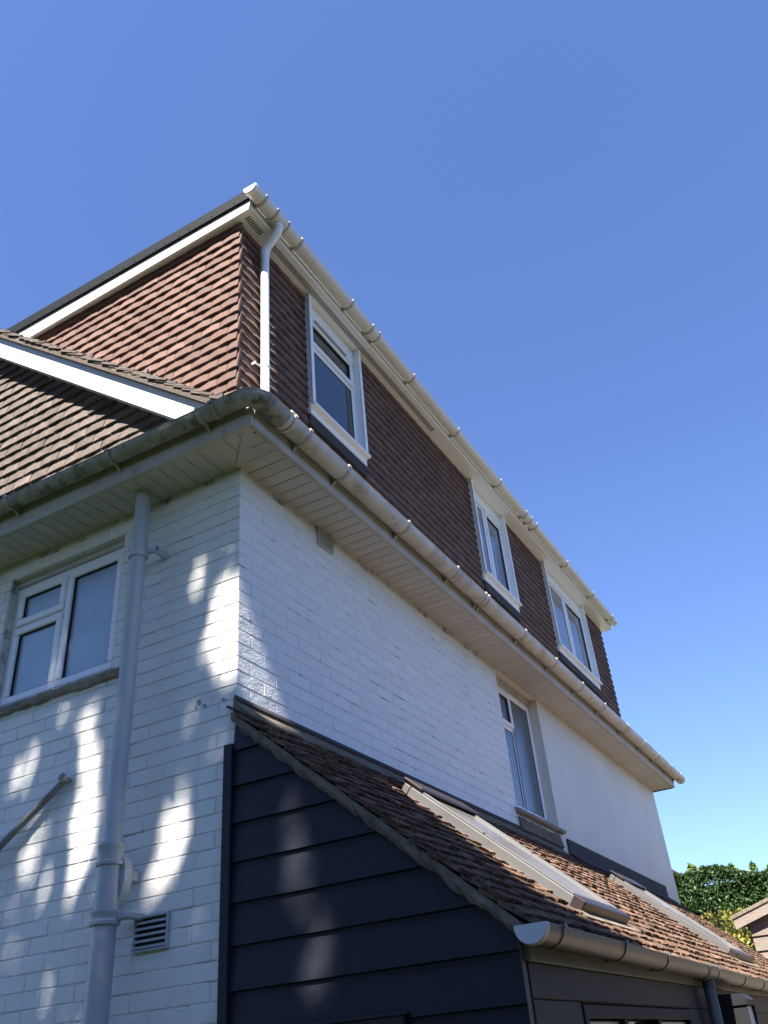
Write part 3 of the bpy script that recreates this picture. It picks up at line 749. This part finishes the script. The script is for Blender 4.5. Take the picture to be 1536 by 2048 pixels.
# front wall
mb = MB(); mb.box((0.001, -1.325, 0), (.55, -1.24, 2.2)); mb.box((2.47, -1.325, 0), (9.2, -1.24, 2.2)); mb.box((.551, -1.325, 1.888), (2.469, -1.24, 2.2))
mb.box((9.2, -1.3, 0), (9.28, -.01, 2.2))
lfront = part('lean_to_front', mb, 'timber_dark', lean)
z = 1.888
mb = MB(); mb.box((.02, -1.334, 1.892), (9.2, -1.326, 2.008), .003); part('board', mb, 'timber_dark', lfront)
for x0, x1 in ((.02, .545), (2.475, 9.2)):
    for k in range(6): mb = MB(); mb.box((x0, -1.334, 1.888 - .16 * (k + 1) + .006), (x1, -1.326, 1.888 - .16 * k), .003); part('board', mb, 'timber_dark', lfront)
mb = MB(); mb.box((0.0, -1.352, 2.008), (9.3, -1.327, 2.135), .004); part('fascia', mb, 'timber_fascia', lean)
# window in the front wall
f = FB(-1.318)
mb = MB(); ring(mb, f, .556, 2.464, .9, 1.882, .05, -.06, .022, .004); mb.box((1.12, .95, -.05), (1.17, 1.83, .018), .004, f); mb.box((1.72, .95, -.05), (1.77, 1.83, .018), .004, f)
lw = part('front_window', mb, 'black', lean)
for a, b, g_ in ((.61, 1.115, 'cap_grey'), (1.775, 2.41, 'cap_grey')):
    mb = MB(); mb.box((a, .95, -.03), (b, 1.825, -.01), .003, f); part('pane', mb, g_, lw)
mb = MB(); mb.box((1.175, .95, -.055), (1.715, 1.828, -.045), 0, f); part('pane', mb, 'glass', lw)
mb = MB(); mb.box((1.19, 1.70, -.044), (1.70, 1.80, -.02), .003, f); mb.box((1.19, 1.0, -.044), (1.25, 1.69, -.02), .003, f); part('inner_sash', mb, 'wood_in', lw)
# roof deck and tiles
def lroof_pts(y0, y1, x0, x1, d0, d1):
    return [[(x, y, LROOF(y) - d) for x, d in ((x0, d0), (x1, d0), (x1, d1), (x0, d1))] for y in (y0, y1)]
XR = 9.25
mb = MB(); mb.rings(lroof_pts(-1.395, -.006, -.015, XR - .02, .095, .062)); troof = part('tiled_roof', mb, 'dirt', lean)
SKY = [(1.17, 1.95), (5.22, 6.0)]
SY0, SY1 = -1.19, -.27
RW, RGA = 0.166, 0.090
oldt = [tile_mesh(RW, .205, .0115, .005, .006, 'roof_tile', 5) for _ in range(10)]
fr = frame((0, -1.425, LROOF(-1.425) - .045), (1, 0, 0), (0, lc, ls), (0, -ls, lc))
rows = [(RGA * k, -.042 + R(-.012, .010), XR + R(-.01, .01)) for k in range(0, 20)]
def okL(u, v, ww):
    y = -1.425 + (v + .05) * lc
    segs = [(u - ww / 2, u + ww / 2)]
    for s0, s1 in SKY:
        if SY0 - .03 < y < SY1 + .06:
            n2 = []
            for a, b in segs:
                if a < s0 - .05: n2.append((a, min(b, s0 - .05)))
                if b > s1 + .04: n2.append((max(a, s1 + .04), b))
            segs = n2
    return tuple(((a + b) / 2, b - a) for a, b in segs if b - a > .03)
tiling(troof, fr, rows, okL, RW, RGA, .205, .0115, oldt, 'roof_tile', 300, 'distant_roof_tiles', 'roof_tile', .125, .007, .022)
# moss cushions
mb = MB()
for _ in range(7500):
    x = R(-.05, 9.2) if random.random() < .7 else R(-.05, 3.5); k = random.randrange(0, 20); v = RGA * k + R(-.006, .012) + (R(0, .08) if random.random() < .3 else 0)
    y = -1.425 + v * lc
    if y > -.06 or any(s0 - .06 < x < s1 + .06 and SY0 - .03 < y < SY1 + .03 for s0, s1 in SKY): continue
    c = fr @ Vector((x, v, .030 + R(-.004, .006))); r_ = R(.004, .014)
    vs = []
    for (a, b, d) in ((1, 0, 0), (.3, .9, 0), (-.8, .6, 0), (-.8, -.6, 0), (.3, -.9, 0), (0, 0, .8), (0, 0, -.6)):
        vs.append(c + fr.to_3x3() @ (Vector((a * 1.5, b * .8, d * .8)) * r_ * R(.7, 1.25)))
    mb.add(vs, [(i, (i + 1) % 5, 5) for i in range(5)] + [((i + 1) % 5, i, 6) for i in range(5)])
part('moss', mb, 'moss', troof, kind='stuff')
# verge mortar at the near end
mb = MB(); rs = []
n = 60
for i in range(n + 1):
    y = -1.39 + 1.385 * i / n; z = LROOF(y); wv = R(-.009, .009)
    rs.append([(-.036 + R(-.01, .006), y, z - .096 + wv - R(0, .012)), (-.050 + R(-.008, .008), y, z - .078 + R(-.006, .006)), (-.038 + R(-.01, .004), y, z - .042), (.05, y, z - .045), (.05, y, z - .108)])
mb.rings(rs); part('verge_mortar', mb, 'mortar', lean)
# flashing along the house wall
mb = MB(); rs = []
for i in range(56):
    x = -.03 + 4.9 * i / 55
    rs.append([(x, -.004, 3.345 + R(-.004, .004)), (x, -.016, 3.344 + R(-.004, .003)), (x, -.022 + R(-.004, .004), 3.318), (x, -.095 + R(-.012, .012), 3.245 + R(-.006, .006)), (x, -.09, 3.225), (x, -.004, 3.26)])
mb.rings(rs); flash = part('wall_flashing', mb, 'mortar', lean)
x = -.025
while x < 4.8:
    ln = R(1.0, 1.5); mb = MB(); x1 = min(x + ln, 4.86)
    mb.rings([[(xx, -.0045, 3.364), (xx, -.010, 3.364), (xx, -.026, 3.338), (xx, -.026, 3.330), (xx, -.0045, 3.336)] for xx in (x, x1)]); part('lead_sheet', mb, 'lead', flash); x = x1 + .004
for x0, x1 in ((5.05, 6.0), (6.01, 7.1), (7.11, 8.85)):
    mb = MB(); mb.rings([[(xx, -.0045, 3.452), (xx, -.018, 3.45), (xx, -.022, 3.32), (xx, -.13, 3.235), (xx, -.13, 3.222), (xx, -.0045, 3.25)] for xx in (x0, x1)]); part('lead_sheet', mb, 'lead', flash)
mb = MB(); mb.rings([[(3.84 + 1.04 * i / 14, -.0045, 3.445 + R(-.012, .012)), (3.84 + 1.04 * i / 14, -.012, 3.44 + R(-.012, .012)), (3.84 + 1.04 * i / 14, -.03, 3.34), (3.84 + 1.04 * i / 14, -.0045, 3.33)] for i in range(15)]); part('sill_mortar', mb, 'mortar', flash)
# rooflights
f_l = frame((0, SY0, LROOF(SY0) - .03), (1, 0, 0), (0, lc, ls), (0, -ls, lc))
SL = (SY1 - SY0) / lc
for s0, s1 in SKY:
    mb = MB(); ring(mb, f_l, s0, s1, 0, SL, .050, -.02, .070, .006); sk = part('rooflight', mb, 'alu', lean)
    mb = MB(); ring(mb, f_l, s0 + .05, s1 - .05, .075, SL - .05, .022, .05, .074, .003); part('sash', mb, 'alu', sk)
    for xx in (s0 + .006, s1 - .058):
        mb = MB(); mb.box((xx, .06, .0705), (xx + .046, SL * .52, .079), .003, f_l); mb.box((xx, SL * .525, .0705), (xx + .046, SL + .01, .081), .003, f_l); part('side_cover', mb, 'alu', sk)
    mb = MB(); mb.box((s0 - .01, SL - .13, .079), (s1 + .01, SL + .02, .098), .008, f_l); part('top_cover', mb, 'alu_dark', sk)
    mb = MB(); mb.box((s0 - .004, -.012, -.02), (s1 + .004, .058, .078), .006, f_l); part('bottom_cover', mb, 'alu_dark', sk)
    mb = MB(); mb.box((s0 + .072, .097, .05), (s1 - .072, SL - .072, .070), 0, f_l); part('pane', mb, 'sky_glass', sk)
    mb = MB(); mb.prism([(s0 - .075, .0), (s0 - .002, .0), (s0 - .002, SL + .02), (s0 - .075, SL + .02)], f_l, .012, .018); mb.prism([(s1 + .002, .0), (s1 + .06, .0), (s1 + .06, SL + .02), (s1 + .002, SL + .02)], f_l, .012, .018)
    part('flashing', mb, 'alu', sk); mb = MB(); mb.prism([(s0 - .10, -.075), (s1 + .10, -.075), (s1 + .10, -.014), (s0 - .10, -.014)], f_l, .024, .032); part('apron', mb, 'mortar', sk)
# gutter of the lean-to
RL, GLY, GLZ = .0605, -1.398, 2.112
mb = MB(); mb.rings(gutter_run(half_round(RL, .004), (-.074, GLY, GLZ), X - Zv * .0045, -Y, 9.35)); lg = part('lean_to_gutter', mb, 'gutter_grey', lean, 40)
end_cap(lg, (-.080, GLY, GLZ), -Y, X, RL + .004, 'cap_grey')
for x in (.12, .944, 1.72, 2.72, 2.84, 3.0, 3.93, 4.75, 5.8, 6.8): strap(lg, (x, GLY, GLZ - .0045 * x), X, -Y, RL + .001, 'gutter_grey', .024, .006)
mb = MB(); mb.rings(gutter_run(half_round(RL + .005, .009), (2.74, GLY, GLZ - .013), X, -Y, .22)); mb.tube([(2.86, GLY, 2.05), (2.86, GLY, 1.99)], .038, 16); part('outlet', mb, 'gutter_grey', lg, 40)
mb = MB(); mb.tube([(2.86, GLY, 2.03), (2.86, GLY + .008, 1.2), (2.86, GLY + .008, 0)], .034, 18); part('downpipe', mb, 'pipe_dark', lean, 40)
# wall lamp
mb = MB(); mb.box((3.30, -1.39, 1.60), (3.46, -1.335, 1.93), .015); mb.prism([(-1.345, 1.97), (-1.50, 1.965), (-1.53, 1.93), (-1.53, 1.90), (-1.345, 1.90)], frame((0, 0, 0), (0, 1, 0), (0, 0, 1), (1, 0, 0)), 3.22, 3.54)
mb.box((3.23, -1.525, 1.55), (3.245, -1.36, 1.90), .003); mb.box((3.515, -1.525, 1.55), (3.53, -1.36, 1.90), .003); mb.box((3.245, -1.525, 1.765), (3.515, -1.51, 1.78), .003); mb.box((3.23, -1.525, 1.54), (3.53, -1.36, 1.56), .003)
lamp = part('wall_lamp', mb, 'black', lean)
mb = MB(); mb.box((3.248, -1.508, 1.562), (3.512, -1.40, 1.898), .004); part('glass', mb, 'cap_grey', lamp)

# ------------------------------------------------------------------ leaves
def leaf_cloud(pts, size, mb=None, up=0.3):
    mb = mb or MB()
    for p, tone in pts:
        s_ = size * R(.7, 1.3)
        d = Vector((R(-1, 1), R(-1, 1), R(-.6, 1))).normalized()
        e = d.orthogonal().normalized(); e = (Matrix.Rotation(R(0, 6.28), 3, d) @ e); q = d.cross(e)
        p = Vector(p)
        mb.add((p - e * s_, p + q * s_ * .42 - e * s_ * .1 + d * s_ * .12, p + e * s_, p - q * s_ * .42 - e * s_ * .1 + d * s_ * .12), ((0, 1, 2, 3),), tone)
    return mb

# ------------------------------------------------------------------ shed, hedge, bush
shed = thing('shed', (10.6, -2.0, 0), 'weathered timber shed with low pitched roof beyond the lean-to', 'shed')
SX = 9.6
sw0 = -0.78                                # left wall plane y (towards the house)
mb = MB(); mb.box((SX + .03, -3.6, 0), (SX + 2.4, sw0 - .03, 2.75)); body = part('wall', mb, 'dirt', shed)
SR = lambda y: 3.08 + .30 * (-.66 - y) if y > -2.2 else 3.08 + .30 * (-.66 + 2.2) - .30 * (-2.2 - y)
for k in range(18):
    zb = .1 + .17 * k
    def und(y): return SR(y) - .07
    poly = clip_below([(-sw0, zb), (3.6, zb), (3.6, zb + .185), (-sw0, zb + .185)], und)
    # split at the ridge for a clean cut
    if len(poly) < 3: continue
    mb = MB(); fr2 = FA(SX + .03); n_ = len(poly)
    vs = [fr2 @ Vector((a, b, 0)) for a, b in poly] + [fr2 @ Vector((a, b, .032 - .02 * (b - zb) / .185)) for a, b in poly]
    mb.add(vs, [tuple(range(n_ - 1, -1, -1)), tuple(range(n_, 2 * n_))] + [(i, (i + 1) % n_, n_ + (i + 1) % n_, n_ + i) for i in range(n_)])
    part('board', mb, 'shed_wood', body)
mb = MB()
for ya, yb in ((-.60, -2.2), (-2.2, -3.8)):
    mb.rings([[(x, y, SR(y) + dz) for x, dz in ((SX - .10, -.03), (SX + 2.6, -.03), (SX + 2.6, .012), (SX - .10, .012))] for y in (ya, yb)])
part('roof', mb, 'shed_felt', shed)
mb = MB(); mb.rings([[(x, y, SR(y) + dz) for x, dz in ((SX - .085, -.155), (SX - .055, -.155), (SX - .055, -.031), (SX - .085, -.031))] for y in (-.62, -2.2)]); part('bargeboard', mb, 'shed_wood', shed)
mb = MB(); mb.rings([[(x, y, SR(y) + dz) for x, dz in ((SX - .085, -.155), (SX - .055, -.155), (SX - .055, -.031), (SX - .085, -.031))] for y in (-2.201, -3.8)]); part('bargeboard', mb, 'shed_wood', shed)

pts = []
HTOP = lambda y: 4.28 + .12 * math.sin(y * 1.7) + .06 * math.sin(y * 5.1 + 1) + .025 * (2 - y)
def hedge_fill(n):
    for _ in range(n):
        y = R(-6.5, 3.0); h = HTOP(y); r_ = random.random()
        if r_ < .62: p = (14.0 + abs(random.gauss(0, .12)) + .10 * math.sin(y * 4 + 2.3) * math.sin(R(0, 1)), y, h - R(0, 2.6))
        elif r_ < .9: p = (R(14.0, 14.9), y, h - abs(random.gauss(0, .07)))
        else: p = (R(14.1, 14.8), y, h - R(0.1, 2.6))
        lump = .5 + .5 * math.sin(p[1] * 6.3 + 3 * math.sin(p[2] * 4.1)) * math.sin(p[2] * 5.2 + p[1] * 2)
        pts.append((p, min(1, max(0, .3 * lump + R(0, .55)))))
hedge_fill(120000)
hedge = thing('hedge', (14.4, -1.7, 0), 'tall clipped dark green hedge behind the shed and bush', 'hedge')
part('foliage', leaf_cloud(pts, .036), 'leaf_hedge', hedge)
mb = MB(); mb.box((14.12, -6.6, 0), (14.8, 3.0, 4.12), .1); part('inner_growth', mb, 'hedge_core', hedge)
mb = MB()
for k in range(16): y = -6.2 + k * .6; mb.tube([(14.5, y, 0), (14.5 + R(-.1, .1), y + R(-.1, .1), 2), (14.45, y, 3.9)], [.06, .05, .02], 7)
part('stems', mb, 'bark', hedge)
pts = []                                  # sprays standing above the hedge
for (y, h) in ((.62, .22), (.40, .10), (-.1, .12), (-.46, .25), (-.75, .14), (.55, .18)):
    for _ in range(90): a = random.random(); pts.append(((14.3 + R(-.08, .08), y + R(-.10, .10) * (1.2 - a), HTOP(y) - .05 + h * a), R(.3, 1)))
part('sprays', leaf_cloud(pts, .05), 'leaf_light', hedge)
bush = thing('bush', (11.2, -.35, 0), 'golden green shrub between the lean-to roof and timber shed', 'shrub')
pts = []
for _ in range(5200):
    a, b = R(0, 6.28), random.random() ** .5
    zz = R(1.2, 3.32); rad = .62 * math.sqrt(max(.02, 1 - ((zz - 2.3) / 1.15) ** 2)) * (1 + .2 * math.sin(a * 5 + zz * 6))
    rr = rad * (b if random.random() < .3 else R(.8, 1.08))
    pts.append(((11.2 + rr * math.cos(a), -.30 + rr * 1.15 * math.sin(a), zz), R(0, 1)))
part('foliage', leaf_cloud(pts, .042), 'leaf_gold', bush)
mb = MB()
for k in range(7): a = k * .9; mb.tube([(11.2, -.3, 0), (11.2 + .15 * math.cos(a), -.3 + .15 * math.sin(a), 1.2), (11.2 + .4 * math.cos(a), -.3 + .4 * math.sin(a), 2.9)], [.03, .02, .008], 6)
part('stems', mb, 'bark', bush)
pts = []
yt = thing('young_tree', (15.6, -1.3, 0), 'light green tree rising behind the hedge above the shed roof', 'tree')
for _ in range(3600):
    v = Vector((random.gauss(0, 1), random.gauss(0, 1), random.gauss(0, 1))).normalized() * R(.6, 1.05)
    pts.append(((15.6 + v.x * .9, -1.55 + v.y * .95 + .1 * math.sin(v.z * 9), 3.9 + v.z * .95), R(0, 1)))
part('crown', leaf_cloud(pts, .06), 'leaf_light', yt)
mb = MB(); mb.tube([(15.6, -1.5, 0), (15.6, -1.5, 2.6), (15.55, -1.5, 4.3)], [.08, .06, .02], 8); part('trunk', mb, 'bark', yt)
# neighbour's roof showing over the hedge beside the house
nb = thing('neighbouring_house', (22, 3.4, 0), 'red tiled roof corner of a neighbouring house beside the white wall', 'house')
mb = MB(); mb.box((20, 2.4, 0), (26, 7, 5.1)); part('wall', mb, 'render', nb)
mb = MB(); mb.rings([[(x, 2.1, 5.42), (x, 4.6, 7.1), (x, 7.3, 5.3), (x, 7.3, 5.15), (x, 2.1, 5.15)] for x in (19.7, 26.3)]); part('roof', mb, 'house_far', nb)

gh = thing('sky_screen_hedge', (-11, 0, 0), 'added dark hedge screen out of view, blocking the low sky', 'hedge')  # unseen screen, added to keep low sky light off the walls
mb = MB()
def sky_screen_run(p0, p1, h, th, n=60):
    p0, p1 = Vector((*p0, 0)), Vector((*p1, 0)); d = (p1 - p0).normalized(); q = Vector((-d.y, d.x, 0)); rs = []
    for i in range(n + 1):
        c = p0.lerp(p1, i / n); j = lambda: R(-.12, .12)
        rs.append([c + q * (-th + j()), c + q * (-th + j()) + Zv * h * .5, c + q * (-th * .8 + j()) + Zv * (h + j() * 2), c + q * (th * .8 + j()) + Zv * (h + j() * 2), c + q * (th + j()) + Zv * h * .5, c + q * (th + j())])
    mb.rings(rs)
sky_screen_run((-11, 16), (-11, -9), 5.0, .7); sky_screen_run((-11, -9.6), (16, -9.6), 5.0, .7)
part('foliage', mb, 'hedge_core', gh)

# ------------------------------------------------------------------ the tree that dapples the front wall
tree = thing('broadleaf_tree', (-6.8, 3.6, 0), 'leafy garden tree in front of the house casting dappled shade', 'tree')
GAPS = [(0.085, 3.79, 0.115, 0.33, 1.00), (-0.03, 3.80, 0.075, 0.30, 1.00), (0.06, 3.60, .09, .14, 1.00), (0.294, 4.171, 0.045, 0.12, 0.85), (0.385, 4.19, 0.02, 0.07, 0.65), (1.262, 3.566, 0.06, 0.05, 0.85), (1.066, 3.458, 0.075, 0.13, 0.88), (0.987, 3.23, 0.085, 0.17, 0.92), (0.979, 2.939, 0.08, 0.157, 1.00), (0.99, 2.742, 0.085, 0.124, 1.00), (1.476, 3.294, 0.06, 0.13, 0.80), (1.60, 3.315, 0.025, 0.12, 0.70), (1.363, 2.842, 0.06, 0.17, 0.90), (1.214, 2.609, 0.04, 0.12, 0.75), (1.345, 2.418, 0.035, 0.129, 0.70), (1.55, 3.744, 0.09, 0.045, 0.90), (1.426, 4.034, 0.02, 0.12, 0.80), (0.301, 2.931, 0.016, 0.12, 0.65), (0.355, 2.786, 0.085, 0.143, 0.96), (0.425, 2.603, 0.065, 0.125, 0.90), (0.493, 2.502, 0.03, 0.09, 0.80), (-0.341, 2.67, 0.05, 0.108, 0.88), (-0.362, 2.456, 0.062, 0.162, 0.93), (-0.439, 2.136, 0.06, 0.128, 0.93), (-0.419, 1.959, 0.05, 0.07, 0.88), (0.612, 2.04, 0.016, 0.1, 0.75), (0.128, 3.117, 0.02, 0.1, 0.65)]
EDGE = [(-4, 4.0), (-1.9, 4.25), (-1.55, 4.3), (-1.42, 3.75), (-1.3, 3.5), (-1.17, 3.52), (-.9, 3.98), (-.66, 4.36), (-.45, 4.42), (0, 4.40), (.5, 4.46), (2, 4.42), (7, 4.1)]
def edge(y):
    for (a, b), (c, d) in zip(EDGE, EDGE[1:]):
        if a <= y <= c: return b + (d - b) * (y - a) / (c - a)
    return 4.0
tan_az = math.tan(SUN_AZ)
pts = []
for _ in range(112000):
    y0, z0, t = R(-3.4, 6.4), R(-2.8, 4.5), R(5.2, 7.8)
    if z0 > edge(y0) - .05 + R(-.04, .04): continue
    if any(((y0 - a) / (c * .85 + .030)) ** 2 + ((z0 - b) / (d * .9 + .035)) ** 2 < 1 and random.random() < p_ for a, b, c, d, p_ in GAPS): continue
    pts.append(((-t, y0 - t * tan_az, z0 + t * SUN_T), R(0, 1)))
for _ in range(40):                        # loose leaves added above the crown to shade a patch of the dormer cheek
    y0, z0, t = .36 + random.gauss(0, .035), 5.55 + random.gauss(0, .06), 6.0
    pts.append(((-t, y0 - t * tan_az, z0 + t * SUN_T), R(0, 1)))
part('crown', leaf_cloud(pts, .080), 'leaf_tree', tree)
mb = MB(); mb.tube([(-6.8, 3.6, 0), (-6.75, 3.5, 2.5), (-6.7, 3.3, 5.0), (-6.6, 3.0, 7.6)], [.20, .16, .13, .08], 10)
for (y0, z0) in ((2.6, 1.8), (2.4, .4), (3.6, 1.6), (.3, .9), (-1.2, .8), (2.2, 2.4)):
    e = Vector((-6.4, y0 - 6.4 * tan_az, z0 + 6.4 * SUN_T)); s_ = Vector((-6.65, 3.15, 6.6))
    mb.tube([s_, s_.lerp(e, .5) + Vector((0, 0, -.2)), e], [.07, .045, .015], 7)
part('trunk', mb, 'bark', tree)
